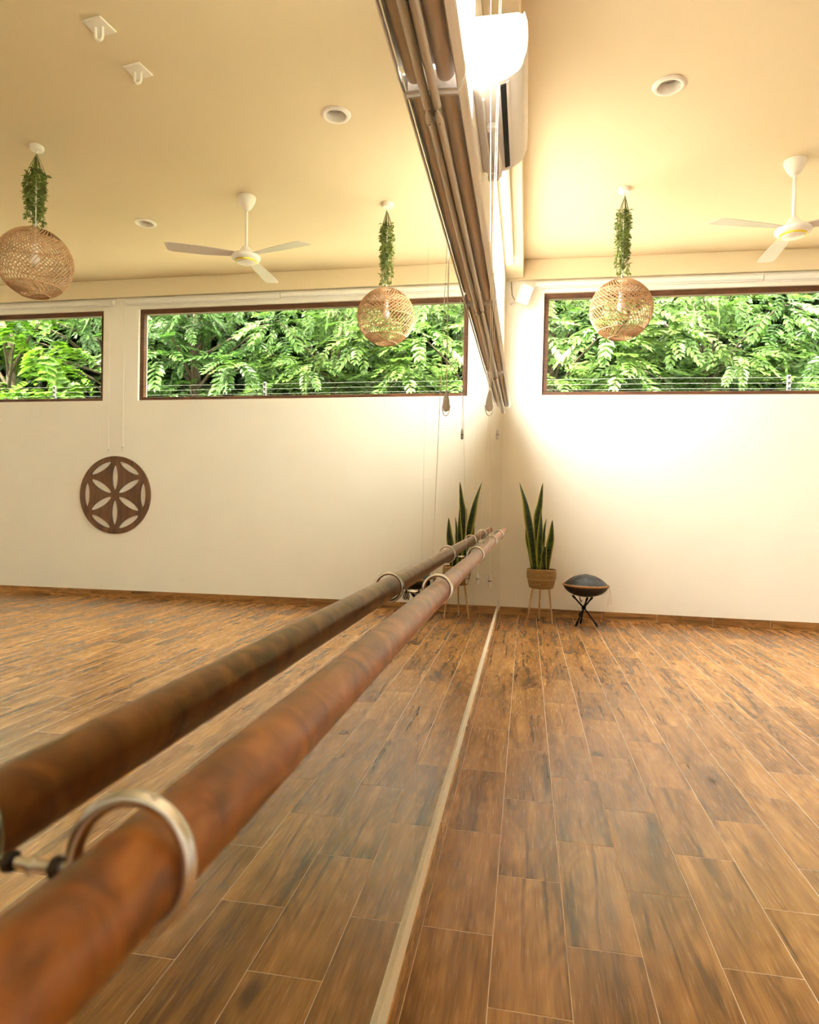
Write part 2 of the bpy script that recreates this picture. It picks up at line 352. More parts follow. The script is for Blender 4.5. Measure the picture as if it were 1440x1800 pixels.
# windows -------------------------------------------------------------
def window(n, axis, u0, u1, v0, v1, plane, joints, fw=.055, fm='frame', sgn=1, gm='glass'):
    """frame sits plane..plane+sgn*.07; joints = pane joints"""
    loc = ((u0+u1)/2, plane, v0) if axis == 'y' else (plane, (u0+u1)/2, v0)
    w = thing('window_%d' % n, loc, None, None, kind='structure'); p0, p1 = sorted((plane, plane+sgn*.07))
    def b(a0, a1, c0, c1, q0=p0, q1=p1, bev=.004):
        return MB().box(a0, a1, q0, q1, c0, c1, bev) if axis == 'y' else MB().box(q0, q1, a0, a1, c0, c1, bev)
    b(u0, u1, v1-fw*1.1, v1).build('frame_rail', M[fm], w); b(u0, u1, v0, v0+fw*.8).build('frame_rail', M[fm], w)
    b(u0, u0+fw, v0+fw*.8, v1-fw*1.1).build('frame_stile', M[fm], w); b(u1-fw, u1, v0+fw*.8, v1-fw*1.1).build('frame_stile', M[fm], w)
    xs = [u0+fw]+joints+[u1-fw]; mid = (p0+p1)/2
    for a, c in zip(xs, xs[1:]): b(a+.002, c-.002, v0+fw*.8-.005, v1-fw*1.1+.005, mid-.004, mid+.004, 0).build('pane', M[gm], w)
window(1, 'y', *W1[:2], WZ0, WZ1, D+.035, [1.825, 3.175], gm='tinted')
window(2, 'y', *W2[:2], WZ0, WZ1, D+.035, [6.45, 7.82], gm='tinted')
window(3, 'x', *SA, -.17, [-1.5, .3, 1.8], .03, 'white', -1)
window(4, 'x', *SB, -.17, [6.0], .03, 'white', -1)

# ------------------------------------------------------------------ mirror panels
def mir_x(pane, y, z):
    if pane <= 1: return .0336 - .00057*y - .00494*z
    return .0345 - .00107*y - .00494*z
MZ0, MZ1 = .2065, 2.36
edges = [-1.89, -.09, 1.71, 3.51, 5.31, D-.004]
mnames = ['fifth from the end wall, out at the open end', 'fourth from the end wall, nearest the barre\'s first ring', 'third from the end wall', 'second from the end wall', 'meeting the end wall beside the snake plant']
for i, (a, c) in enumerate(zip(edges, edges[1:])):
    a += .0008; c -= .0008; mb = MB(); vs = []
    for y in (a, c):
        for z in (MZ0, MZ1): vs.append((mir_x(i, y, z), y, z))
    mb.add(vs+[(x-.006, y, z) for x, y, z in vs], [(0, 1, 3, 2), (4, 6, 7, 5), (0, 2, 6, 4), (1, 5, 7, 3), (0, 4, 5, 1), (2, 3, 7, 6)])
    tag(mb.build('wall_mirror', M['mirror']), 'tall frameless wall mirror, '+mnames[i], 'mirror', 'frameless wall mirrors')
# cream strip under the mirrors, edges a little ragged
def ragged(z0, z1, x1, m, name, label, amp, seed):
    rnd = random.Random(seed); mb = MB(); y = -1.9; st = []
    while y < D-.02: st.append(y); y += rnd.uniform(.12, .5)
    st.append(D-.013); off = [rnd.uniform(-amp, amp) for _ in st]
    vs = []; fs = []
    for yy, o in zip(st, off):
        t = max(0, min(1, (yy-1.5)/5.9)); xx = x1-.014*t
        vs += [(xx, yy, z0), (xx, yy, z1+o), (.002, yy, z1+o), (.002, yy, z0)]
    n = len(st)
    for i in range(n-1):
        for k in range(4): fs.append((i*4+k, i*4+(k+1) % 4, (i+1)*4+(k+1) % 4, (i+1)*4+k))
    fs += [(0, 1, 2, 3), tuple((n-1)*4+k for k in (3, 2, 1, 0))]
    return tag(mb.add(vs, fs).build(name, m), label, 'strip')
ragged(.0930, .157, .0345, M['caulk'], 'filler_strip', 'cream painted filler strip along the top of the brown baseboard under the mirrors', .003, 3)
ragged(.1612, .2035, .0330, M['profile'], 'mirror_ledge', 'pale grey-green ledge strip directly under the mirror panels', .002, 5)

# ------------------------------------------------------------------ barre and wall rings
BX, BZ = .0930, .9870
mb = MB(); mb.tube([(BX, -.9+.12*i, BZ) for i in range(62)]+[(BX, 6.436, BZ)], .0265, 24)
tag(mb.build('ballet_barre', M['bar'], None, 40), 'round orange-brown wooden barre running along the mirrors through steel rings', 'barre')
rnm = ['nearest the open end of the barre', 'second along the barre, with a black tie', 'third along the barre', 'fourth along the barre', 'closest to the far barre end']
for i, y in enumerate((.325, 1.582, 2.807, 4.046, 5.144)):
    t = thing('ring_bracket', (.03, y, .99), 'steel ring bracket '+rnm[i], 'bracket', 'steel ring brackets holding the barre')
    c = Vector((.0887, y, .9917)); rr = .0345
    MB().tube([c+Vector((rr*math.cos(a), .004*math.sin(a), rr*math.sin(a))) for a in [2*math.pi*k/40 for k in range(40)]], .0047, 12, closed=True).build('ring', M['steel'], t, 60)
    x0 = mir_x(1 if y < 1.7 else 2, y, .985)
    MB().tube([(x0, y, .983), (.0545, y, .985)], .0032, 10).build('screw', M['steel'], t, 50)
    n = MB(); n.tube([(x0, y, .983), (x0+.002, y, .983)], .0052, 16); n.build('wall_plate', M['steel'], t, 40)
    n = MB(); n.tube([(.041, y, .984), (.046, y, .984)], .0062, 6); n.build('nut', M['darkmetal'], t)
    if i == 1:
        for q in (0, .006, .011):
            MB().tube([(.038+q*.6, y-.003+q, .984), (.036+q, y-.008+q, .972), (.038+q, y-.004, .963), (.042+q, y+.003, .966), (.042+q*.5, y+.002, .984)], .0013, 6).build('cable_tie', M['black'], t, 60)

# ------------------------------------------------------------------ roller blinds over the mirrors
bl = ['nearest the open end', 'third from the end wall', 'second from the end wall', 'closest to the end wall']
def bxs(i, y): return (.0 if i < 2 else -.0022*(y-2.6))
for i, (y0, y1) in enumerate(((-.10, 1.69), (1.71, 3.49), (3.51, 5.29), (5.31, 7.12))):
    t = thing('roller_blind', (.05, (y0+y1)/2, 2.25), 'long beige roller blind rolled up above the mirrors, '+bl[i], 'blind', 'beige roller blinds above the mirrors')
    s = .0220-mir_x(1 if i == 0 else 2, (y0+y1)/2, 2.27)
    MB().tube([(.0615-s, y0+.012, 2.318), (.0615-s, y1-.012, 2.318)], .0235, 28).build('fabric_roll', M['fabric'], t, 40)
    MB().prism([(.0915-s, 2.284), (.094-s, 2.283), (.1085-s, 2.318), (.1095-s, 2.345), (.107-s, 2.345), (.106-s, 2.319)], 'y', y0+.004, y1-.004).build('fascia', M['fascia'], t)
    rl = MB(); rl.tube([(.0345-s, y0+.075, 2.262), (.0345-s, y1+.03, 2.262)], .0112, 18); rl = rl.build('bottom_rail', M['rail'], t, 40)
    cap = MB(); cap.tube([(.0345-s, y1+.030, 2.262), (.0345-s, y1+.034, 2.262)], .0125, 18)
    cap.build('end_cap', M['white'], rl, 40)
    tip = MB(); bm = bmesh.new(); bmesh.ops.create_uvsphere(bm, u_segments=18, v_segments=10, radius=1)
    for v in bm.verts:
        w = 1+.40*v.co.y; v.co = Vector((.0350-s+v.co.x*.0105*w, y1+.066+v.co.y*.034, 2.250+v.co.z*.008))
    tip.bm(bm); tip.build('rail_tip', M['white'], rl, 60)
    MB().tube([(.036-s, y1+.084, 2.2445), (.036-s, y1+.084, 2.2405)], .0016, 10).build('rivet', M['darkmetal'], rl)
    for ye in (y0, y1):
        q = MB(); x0 = .024-s
        prof = [(x0, 2.281), (.091-s, 2.2785), (.1105-s, 2.318), (.1115-s, 2.352), (.1085-s, 2.352), (.1075-s, 2.320), (.0895-s, 2.2825), (x0, 2.285)]
        q.prism(prof, 'y', ye-.004, ye+.004); q.build('bracket', M['white'], t)
    MB().box(.024-s, .0885-s, y0+.003, y0+.006, 2.2855, 2.352).build('end_plate', M['fabric'], t)
    MB().box(.024-s, .104-s, y0+.006, y1-.006, 2.346, 2.352).build('top_plate', M['white'], t)

# ------------------------------------------------------------------ window blinds (end wall and side windows)
def win_blind(y0, y1, axis, x, z, r, label):
    if axis == 'x':   # runs along x on the end wall
        t = thing('window_blind', ((y0+y1)/2, x, z-.03), label, 'blind', 'rolled-up window blinds')
        P = lambda a, dx=0, dz=0: (a, x+dx, z+dz)
    else:
        t = thing('window_blind', (x, (y0+y1)/2, z-.03), label, 'blind', 'rolled-up window blinds')
        P = lambda a, dx=0, dz=0: (x+dx, a, z+dz)
    MB().tube([P(y0+.01), P(y1-.01)], r, 20).build('fabric_roll', M['white'], t, 40)
    MB().tube([P(y0+.02, -.004 if axis == 'x' else -.03, -r-.008), P(y1-.02, -.004 if axis == 'x' else -.03, -r-.008)], .008, 12).build('bottom_rail', M['rail'], t, 40)
    for a in (y0, y1): MB().tube([P(a), P(a+(.01 if a == y0 else -.01))], r*1.12, 20).build('end_cap', M['white'], t, 40)
win_blind(.33, 2.680, 'x', D-.034, 3.712, .030, 'white rolled-up window blind above the wide window near the speaker')
win_blind(2.690, 4.74, 'x', D-.036, 3.706, .033, 'white rolled-up window blind above the wide window, on the side of the wooden disc')
win_blind(4.90, 9.25, 'x', D-.034, 3.708, .030, 'white rolled-up window blind above the second window beyond the wooden disc')
win_blind(4.5, 6.76, 'y', .070, 3.735, .034, 'white rolled-up blind under the beam past the air conditioner')
win_blind(-1.2, 2.93, 'y', .070, 3.735, .034, 'white rolled-up blind under the beam before the air conditioner')

# ------------------------------------------------------------------ cords and chains
def tassel(t, p, h=.062, r=.0075):
    MB().lathe([(.0018, h*.5), (.0035, h*.42), (r, h*.25), (r*1.05, -h*.4), (r*.7, -h*.5), (0, -h*.5)], 12, p).build('tassel', M['pull'], t, 50)
    MB().lathe([(r*1.13, -h*.08), (r*1.13, -h*.02)], 12, p, False).build('tassel_slot', M['darkmetal'], t)
def pull_cord(top, bot, label, r=.0013, bow=None):
    t = thing('pull_cord', tuple(bot), label, 'cord'); a, b = Vector(top), Vector(bot)
    pts = [a.lerp(b, k/12) for k in range(13)]
    if bow: pts = [a, Vector(bow), b]
    pts[-1] = b+Vector((0, 0, .028)); MB().tube(pts, r, 8).build('string', M['cord'], t, 60); tassel(t, bot)
pull_cord((.079, 2.85, 3.70), (.152, 2.80, .887), 'white pull cord with a tassel hanging in front of the barre')
pull_cord((.114, 3.46, 2.30), (.054, 3.44, .825), 'white pull cord with a tassel hanging behind the barre')
pull_cord((.122, 3.75, 2.34), (.124, 3.75, 1.62), 'short white pull cord whose tassel ends well above the barre')
def chain(x, y, z0, z1, label):
    t = thing('blind_chain', (x, y, z1), label, 'chain'); g = .016
    for s in (-1, 1):
        MB().tube([(x+s*.003, y+s*g*.9, z0), (x+s*.003, y+s*g*.8, z1+.05)], .0011, 6).build('string', M['cord'], t)
        b = MB(); n = int((z0-z1)/.012); one = []
        bm = bmesh.new(); bmesh.ops.create_icosphere(bm, subdivisions=1, radius=.0026); bv = [v.co.copy() for v in bm.verts]; bf = [[v.index for v in f.verts] for f in bm.faces]; bm.free()
        for k in range(n):
            f = k/n; c = Vector((x+s*.003, y+s*g*(.9-.1*f), z0+(z1+.05-z0)*f)); b.add([c+v for v in bv], bf)
        tag(b.build('beads', M['cord'], t), kind='stuff')
    w = MB(); w.lathe([(0, .062), (.006, .055), (.015, .02), (.018, -.01), (.014, -.03), (0, -.036)], 16, (0, 0, 0))
    w.v = [(x+vx*.95, y+vy*.5, z1+vz) for vx, vy, vz in w.v]; w.build('weight', M['pull'], t, 60)
    MB().tube([(x+.0185*math.cos(a), y-.004, z1-.008+.046*math.sin(a)) for a in [math.pi*(1+k/14) for k in range(15)]], .0022, 8).build('loop', M['steel'], t, 60)
chain(.121, 2.95, 3.71, 1.665, 'white bead chain loop with a teardrop weight beside the mirrors')
def wall_cord(x, z1, label):
    t = thing('pull_cord', (x, D-.03, z1), label, 'cord')
    MB().tube([(x, D-.034, 3.68), (x, D-.024, z1+.03)], .0035, 8).build('string', M['cord'], t); tassel(t, (x, D-.024, z1), .085, .0095)
wall_cord(4.955, 1.86, 'long white window cord hanging above the wooden disc, next to the second window')
wall_cord(4.755, 1.89, 'long white window cord hanging above the wooden disc, next to the wide window')

# ------------------------------------------------------------------ air conditioner on the pier
t = thing('air_conditioner', (.12, 3.4, 3.13), 'white split air conditioner mounted high on the mirror-side wall', 'air conditioner')
prof = [(.002, 3.140), (.095, 3.142), (.150, 3.156), (.205, 3.188), (.228, 3.214), (.240, 3.260), (.243, 3.32), (.238, 3.39), (.225, 3.432), (.20, 3.446), (.002, 3.446)]
MB().prism(prof, 'y', 3.0, 3.80).build('body', M['acwhite'], t, 30)
MB().prism([(.180, 3.225), (.226, 3.2145), (.243, 3.262), (.2475, 3.325), (.243, 3.395), (.228, 3.442), (.206, 3.40), (.186, 3.33), (.177, 3.26)], 'y', 2.992, 3.808).build('front_panel', M['acwhite'], t, 30)
MB().prism([(.035, 3.134), (.098, 3.136), (.152, 3.150), (.207, 3.183), (.226, 3.2095), (.20, 3.20), (.15, 3.17), (.095, 3.150), (.035, 3.148)], 'y', 3.004, 3.796).build('underside', M['acwhite'], t, 30)
MB().prism([(.128, 3.1335), (.153, 3.1445), (.151, 3.1535), (.126, 3.1425)], 'y', 3.03, 3.75).build('outlet_slot', M['black'], t)
MB().prism([(.154, 3.1440), (.166, 3.1515), (.165, 3.1560), (.153, 3.1485)], 'y', 3.02, 3.77).build('louver', M['acwhite'], t)
MB().box(.1235, .1262, 3.03, 3.17, 3.1285, 3.137).build('louver_clip', M['acwhite'], t)
MB().box(.030, .062, 2.9965, 3.001, 3.150, 3.188, .002).build('service_cover', M['acwhite'], t)
MB().box(.034, .058, 2.9945, 2.9975, 3.1545, 3.1835, .002).build('service_cover_lid', M['white'], t)
MB().tube([(.046, 2.990, 3.166), (.046, 2.998, 3.166)], .0045, 12).build('screw', M['acwhite'], t)
h = MB(); pts = [Vector((.075, 3.34, 3.13)), Vector((.080, 3.50, 3.118)), Vector((.092, 3.66, 3.112)), Vector((.085, 3.78, 3.116)), Vector((.070, 3.83, 3.124)), Vector((.030, 3.85, 3.135))]
pp = []
for a, b in zip(pts, pts[1:]):
    for k in range(10): pp.append(a.lerp(b, k/10))
h.tube(pp, [.020+.0025*(i % 2) for i in range(len(pp))], 14); h.build('drain_hose', M['acwhite'], t, 30)
MB().box(.048, .105, 3.30, 3.345, 3.108, 3.135, .004).build('hose_clamp', M['acwhite'], t)
MB().tube([(.045, 3.10, 3.128), (.040, 3.3, 3.118), (.046, 3.55, 3.104), (.036, 3.72, 3.118), (.030, 3.79, 3.13)], .007, 10).build('cable', M['white'], t, 60)

# ------------------------------------------------------------------ corner speaker
t = thing('wall_speaker', (.20, 7.30, 3.56), 'small white loudspeaker angled in the upper corner beside the window', 'speaker')
bm = bmesh.new(); bmesh.ops.create_cube(bm, size=1)
for v in bm.verts:
    f = 1 if v.co.y < 0 else .72
    v.co = Vector((v.co.x*.135*f, v.co.y*.12, v.co.z*.21*(1 if v.co.y < 0 else .85)))
bmesh.ops.bevel(bm, geom=bm.edges[:], offset=.012, segments=3, affect='EDGES')
rm = Matrix.Rotation(R(28), 3, 'Z') @ Matrix.Rotation(R(16), 3, 'X') @ Matrix.Rotation(R(14), 3, 'Y')
for v in bm.verts: v.co = rm @ v.co+Vector((.205, 7.285, 3.56))
b = MB(); b.bm(bm); b = b.build('cabinet', M['white'], t, 35)
bm = bmesh.new(); bmesh.ops.create_cube(bm, size=1)
for v in bm.verts: v.co = Vector((v.co.x*.115, v.co.y*.004-.061, v.co.z*.185))
bmesh.ops.bevel(bm, geom=bm.edges[:], offset=.0018, segments=1, affect='EDGES')
for v in bm.verts: v.co = rm @ v.co+Vector((.205, 7.285, 3.56))
q = MB(); q.bm(bm); q.build('grille', M['white'], t)
MB().tube([(.17, 7.34, 3.54), (.10, 7.39, 3.52), (.06, D, 3.51)], .009, 10).build('wall_arm', M['rail'], t, 50)
MB().tube([(.17, 7.34, 3.56), (.11, 7.39, 3.53), (.075, 7.42, 3.60), (.06, D-.004, 3.76)], .004, 8).build('cable', M['darkmetal'], t, 60)

# ------------------------------------------------------------------ ceiling: downlights, hooks, fan, rattan lamps
for i, (x, y, lb) in enumerate(((1.139, 4.497, 'round recessed white ceiling downlight nearest the air conditioner'), (3.543, 5.949, 'round recessed white ceiling downlight between the fan and the second rattan lamp'))):
    t = thing('ceiling_downlight', (x, y, ZC), lb, 'downlight', 'recessed ceiling downlights')
    MB().lathe([(.070, -.001), (.072, -.010), (.082, -.014), (.100, -.010), (.106, -.0005)], 40, (x, y, ZC), False).build('trim_ring', M['fanwhite'], t, 50)
    MB().lathe([(.0705, -.011), (.0700, .020), (.0680, .060), (.0600, .066)], 40, (x, y, ZC), False).build('inner_ring', M['fanwhite'], t, 50)
    MB().lathe([(0, .046), (.040, .048), (.062, .054)], 40, (x, y, ZC)).build('diffuser', M['lampgray'], t, 50)
for x, y, lb in ((2.27, 3.452, 'cream ceiling hook on a square plate, farther from the rattan lamps'), (2.274, 3.845, 'cream ceiling hook on a square plate, closer to the ceiling fan')):
    t = thing('ceiling_hook', (x, y, ZC), lb, 'hook', 'cream ceiling hooks')
    q = MB(); q.box(-.066, .066, -.066, .066, -.012, -.0005, .004); a = R(8)
    q.v = [(x+vx*math.cos(a)-vy*math.sin(a), y+vx*math.sin(a)+vy*math.cos(a), ZC+vz) for vx, vy, vz in q.v]; q.build('plate', M['fanwhite'], t)
    MB().tube([(x-.022, y, ZC-.010)]+[(x-.022*math.cos(a), y, ZC-.065-.022*math.sin(a)) for a in [math.pi*k/12 for k in range(13)]]+[(x+.022, y, ZC-.010)], .0085, 12).build('loop', M['fanwhite'], t, 60)

fx, fy = 2.301, 5.577
t = thing('ceiling_fan', (fx, fy, ZC), 'white three-blade ceiling fan on a long rod', 'fan')
MB().lathe([(.080, -.0005), (.082, -.012), (.074, -.045), (.048, -.095), (.030, -.118), (.014, -.124)], 32, (fx, fy, ZC)).build('canopy', M['fanwhite'], t, 50)
MB().tube([(fx, fy, ZC-.12), (fx, fy, 3.52)], .013, 16).build('rod', M['fanwhite'], t, 50)
MB().lathe([(.015, .545), (.032, .535), (.075, .475), (.082, .462)], 32, (fx, fy, 3.0)).build('motor_cone', M['fanwhite'], t, 50)
hub = MB(); hub.lathe([(.085, .466), (.118, .462), (.130, .448), (.131, .434), (.120, .418), (.098, .408), (.090, .405)], 40, (fx, fy, 3.0)); hub = hub.build('motor_housing', M['fanwhite'], t, 50)
MB().lathe([(.099, .4085), (.098, .398), (.088, .396), (.087, .405)], 40, (fx, fy, 3.0), False).build('gold_trim', M['gold'], hub, 40)
MB().lathe([(.087, .404), (.084, .393), (.055, .386), (0, .384)], 40, (fx, fy, 3.0)).build('bottom_cap', M['fanwhite'], hub, 50)
for a in (-29.5, 87.5, 199):
    q = MB(); n = 14; top = []; bot = []
    for k in range(n+1):
        f = k/n; r = .105+f*.595; w = .040+.028*min(1, f*2.2); w *= 1-.25*max(0, (f-.93)/.07); sw = R(13-4*f)
        for s in (-1, 1):
            oy = s*w+(.02*f if s > 0 else 0); dz = s*w*math.tan(sw)*-.85
            top.append((r-(.03*f if s > 0 else 0), oy, .052+dz-.012*f)); bot.append((r-(.03*f if s > 0 else 0), oy, .048+dz-.012*f))
    vs = top+bot; m = len(top); fs = []
    for k in range(n):
        i = 2*k; fs += [(i, i+2, i+3, i+1), (m+i, m+i+1, m+i+3, m+i+2), (i, m+i, m+i+2, i+2), (i+1, i+3, m+i+3, m+i+1)]
    fs += [(0, 1, m+1, m), (m-2, 2*m-2, 2*m-1, m-1)]
    ca, sa = math.cos(R(a)), math.sin(R(a))
    q.add([(fx+x*ca-y*sa, fy+x*sa+y*ca, 3.41+z) for x, y, z in vs], fs); q.build('blade', M['fanblade'], t, 40)

def rattan_lamp(x, y, zc, rad, label, seed, tilt=0):
    rnd = random.Random(seed)
    t = thing('pendant_lamp', (x, y, ZC), label, 'lamp', 'round rattan pendant lamps')
    MB().lathe([(.052, -.0005), (.052, -.022), (.046, -.034), (.012, -.040), (.006, -.055)], 28, (x, y, ZC)).build('canopy', M['fanwhite'], t, 50)
    MB().tube([(x, y, ZC-.05), (x, y, zc+.13)], .0045, 8).build('cord', M['cord'], t)
    MB().lathe([(.008, .16), (.020, .155), (.022, .10), (.018, .095)], 16, (x, y, zc)).build('socket', M['white'], t, 50)
    MB().lathe([(.016, .095), (.024, .07), (.034, .035), (.030, .005), (.015, -.012), (0, -.015)], 18, (x, y, zc)).build('bulb', M['bulb'], t, 60)
    def sp(th, ph, r=rad): return (x+r*math.sin(th)*math.cos(ph), y+r*math.sin(th)*math.sin(ph), zc+r*.985*math.cos(th))
    st = MB(); N = 104; th0, th1 = .20, math.pi-.46
    shade = st
    bands = [(th0, .95, .55), (.95, 1.62, -.75), (.95, 1.62, .85), (1.62, 2.36, .55), (2.36, th1+.08, -.5)]
    for bi, (a0, a1, tw) in enumerate(bands):
        n = 44 if bi in (1, 2) else 50
        for k in range(n):
            p0 = 2*math.pi*k/n+rnd.uniform(-.012, .012); m = 5; rr = rad*(1.0 if bi != 2 else 1.008)
            pts = [sp(a0+(a1-a0)*j/m, p0+tw*(j/m), rr) for j in range(m+1)]
            st.tube(pts, .0036 if bi != 4 else .0046, 5, False)
    tag(st.build('woven_strands', M['rattan'], t, 60), kind='stuff')
    for th, r in ((th0, .007), (.95, .0045), (1.30, .003), (1.62, .0045), (2.0, .003), (2.36, .0055), (th1+.08, .008)):
        MB().tube([sp(th, 2*math.pi*k/48) for k in range(48)], r, 8, closed=True).build('hoop', M['rattan'], t, 60)
    for k in range(4):
        ph = k*math.pi/2+.3; MB().tube([sp(th0, ph), (x, y, zc+.145)], .003, 6).build('top_spoke', M['rattan'], t)
def leaf_quad(mb, p, d, nrm, l, w):
    d = d.normalized(); s = d.cross(nrm)
    if s.length < 1e-4: s = d.orthogonal()
    s.normalize(); n = s.cross(d)
    mb.add([p, p+d*l*.45+s*w*.5+n*w*.12, p+d*l, p+d*l*.45-s*w*.5+n*w*.12], [(0, 1, 2), (0, 2, 3)])
def vine(x, y, z0, z1, label, seed, wmax=.125, dx=0):
    rnd = random.Random(seed); t = thing('hanging_vine', (x, y, z1), label, 'vine', 'green vines on the lamp cords')
    stems = MB(); lv = MB()
    for k in range(17):
        a = rnd.uniform(0, 2*math.pi); ln = rnd.uniform(.55, 1)*(z0-z1); wr = rnd.uniform(.25, 1)*wmax; pts = []
        zs = z0-rnd.uniform(0, .03)
        for j in range(11):
            f = j/10; rr = wr*min(1, f*1.9+.04)*(1-.22*f); aa = a+.5*math.sin(f*4+k)
            pts.append(Vector((x+dx*f+rr*math.cos(aa), y+rr*math.sin(aa), zs-ln*f)))
        stems.tube(pts, .0022, 5)
        for j in range(3 if k % 3 else 5, 11):
            for c in range(8):
                p = pts[j-1].lerp(pts[j], rnd.random()); d = Vector((rnd.uniform(-1, 1), rnd.uniform(-1, 1), rnd.uniform(-1.0, .35)))
                leaf_quad(lv, p, d, Vector((rnd.uniform(-1, 1), rnd.uniform(-1, 1), 1)), rnd.uniform(.026, .050), rnd.uniform(.014, .024))
    stems.build('stems', M['stem'], t, 60); tag(lv.build('foliage', M['vine'], t), kind='stuff')
rattan_lamp(1.057, 5.88, 2.945, .262, 'round woven rattan pendant lamp in front of the wide window, nearest the mirrors', 11)
vine(1.063, 5.88, 3.935, 3.19, 'green trailing vine wound on the lamp cord nearest the mirrors', 21)
rattan_lamp(3.600, 4.547, 3.069, .272, 'round woven rattan pendant lamp beyond the fan, farther from the mirrors', 12)
vine(3.60, 4.547, 3.93, 3.335, 'green trailing vine on the cord of the lamp beyond the fan', 22, .10, .02)

# ------------------------------------------------------------------ carved wooden disc on the end wall
def disc():
    cx, cz, rad = 4.860, 1.292, .487
    cu = bpy.data.curves.new('disc', 'CURVE'); cu.dimensions = '2D'; cu.fill_mode = 'BOTH'; cu.extrude = .011; cu.bevel_depth = .002; cu.bevel_resolution = 1
    def spl(pts):
        s = cu.splines.new('POLY'); s.points.add(len(pts)-1); s.use_cyclic_u = True
        for p, q in zip(s.points, pts): p.co = (*q, 0, 1)
    spl([(rad*math.cos(a), rad*math.sin(a)) for a in [2*math.pi*k/96 for k in range(96)]])
    def lens(c, ang, hl, hw):
        pts = []
        for k in range(28):
            u = 2*math.pi*k/28; e = hl*math.cos(u); w = hw*math.copysign(abs(math.sin(u))**1.25, math.sin(u))
            pts.append((c[0]+e*math.cos(ang)-w*math.sin(ang), c[1]+e*math.sin(ang)+w*math.cos(ang)))
        spl(pts)
    for k in range(6):
        a = R(30+60*k); lens((.452*rad*math.cos(a), .452*rad*math.sin(a)), a, .338*rad, .088*rad)
        a = R(60*k); lens((.797*rad*math.cos(a), .797*rad*math.sin(a)), a+math.pi/2, .325*rad, .082*rad)
    o = bpy.data.objects.new('tmp', cu); COL.objects.link(o); dg = bpy.context.evaluated_depsgraph_get(); dg.update()
    me = bpy.data.meshes.new_from_object(o.evaluated_get(dg)); bpy.data.objects.remove(o)
    me.transform(Matrix.Translation((cx, D-.0145, cz)) @ Matrix.Rotation(R(90), 4, 'X'))
    me.materials.clear(); me.materials.append(M['disc'])
    o = bpy.data.objects.new('wall_disc', me); COL.objects.link(o)
    tag(o, 'round dark brown wooden wall disc with cut-out flower petals', 'wall decor')
disc()

# ------------------------------------------------------------------ snake plant in basket stand
def leafmat_snake():
    m = bpy.data.materials.new('snake_plant_leaf'); m.use_nodes = True; nt = m.node_tree; L = nt.links; b = nt.nodes['Principled BSDF']; b.inputs['Roughness'].default_value = .6; b.inputs['Specular IOR Level'].default_value = .25
    at = nt.nodes.new('ShaderNodeAttribute'); at.attribute_name = 'margin'
    geo = nt.nodes.new('ShaderNodeNewGeometry'); mp = nt.nodes.new('ShaderNodeMapping'); mp.inputs['Scale'].default_value = (6, 6, 34); L.new(geo.outputs['Position'], mp.inputs[0])
    n = nt.nodes.new('ShaderNodeTexNoise'); n.inputs['Scale'].default_value = 2; n.inputs['Detail'].default_value = 3; L.new(mp.outputs[0], n.inputs['Vector'])
    rp = nt.nodes.new('ShaderNodeValToRGB'); e = rp.color_ramp.elements; e[0].position = .38; e[0].color = (.005, .014, .003, 1); e[1].position = .66; e[1].color = (.030, .066, .012, 1); L.new(n.outputs['Fac'], rp.inputs[0])
    mx = nt.nodes.new('ShaderNodeMix'); mx.data_type = 'RGBA'; L.new(at.outputs['Fac'], mx.inputs['Factor']); L.new(rp.outputs[0], mx.inputs['A']); mx.inputs['B'].default_value = (.46, .43, .07, 1)
    L.new(mx.outputs['Result'], b.inputs['Base Color']); return m
M['snake'] = leafmat_snake()
px_, py_ = .475, 7.045
t = thing('plant_stand', (px_, py_, 0), 'woven seagrass basket planter on three pale wooden legs', 'planter')
prof = []; nb = 11; z0, z1 = .366, .568
for k in range(nb*4+1):
    f = k/(nb*4); r = .122+.030*min(1, f*1.7)-(.014*(1-f/.08)**2 if f < .08 else 0)
    prof.append((r+.0030*abs(math.sin(math.pi*f*nb)), z0+(z1-z0)*f))
prof = [(0, z0)]+prof+[(.146, z1+.003), (.140, z1), (.138, z1-.05)]
MB().lathe(prof, 44, (px_, py_, 0), False).build('basket', M['basket'], t, 60)
for k in range(3):
    MB().tube([(px_+(.122+.030*min(1, f*1.7)+.0025)*math.cos(a), py_+(.122+.030*min(1, f*1.7)+.0025)*math.sin(a), z0+(z1-z0)*f) for a in [2*math.pi*q/44 for q in range(44)]] if False else
              [(px_+(.122+.030*min(1, (.25+.25*k)*1.7)+.002)*math.cos(2*math.pi*q/44), py_+(.122+.030*min(1, (.25+.25*k)*1.7)+.002)*math.sin(2*math.pi*q/44), z0+(z1-z0)*(.25+.25*k)) for q in range(44)], .0035, 6, closed=True).build('weave_band', M['leg'] if k == 1 else M['basket'], t, 60)
for fxp, fyp in ((.335, 7.045), (.600, 7.005), (.464, 7.235)):
    d = Vector((fxp-px_, fyp-py_, 0)).normalized()
    MB().tube([(px_+d.x*.085, py_+d.y*.085, .40), (px_+d.x*.088, py_+d.y*.088, .36), (fxp, fyp, .0)], [.0115, .0115, .0085], 12).build('leg', M['leg'], t, 50)
t = thing('snake_plant', (px_, py_, .545), 'tall snake plant with dark banded leaves and yellow edges', 'plant')
MB().lathe([(0, .546), (.07, .548), (.1385, .540)], 28, (px_, py_, 0), False).build('soil', M['soil'], t, 60)
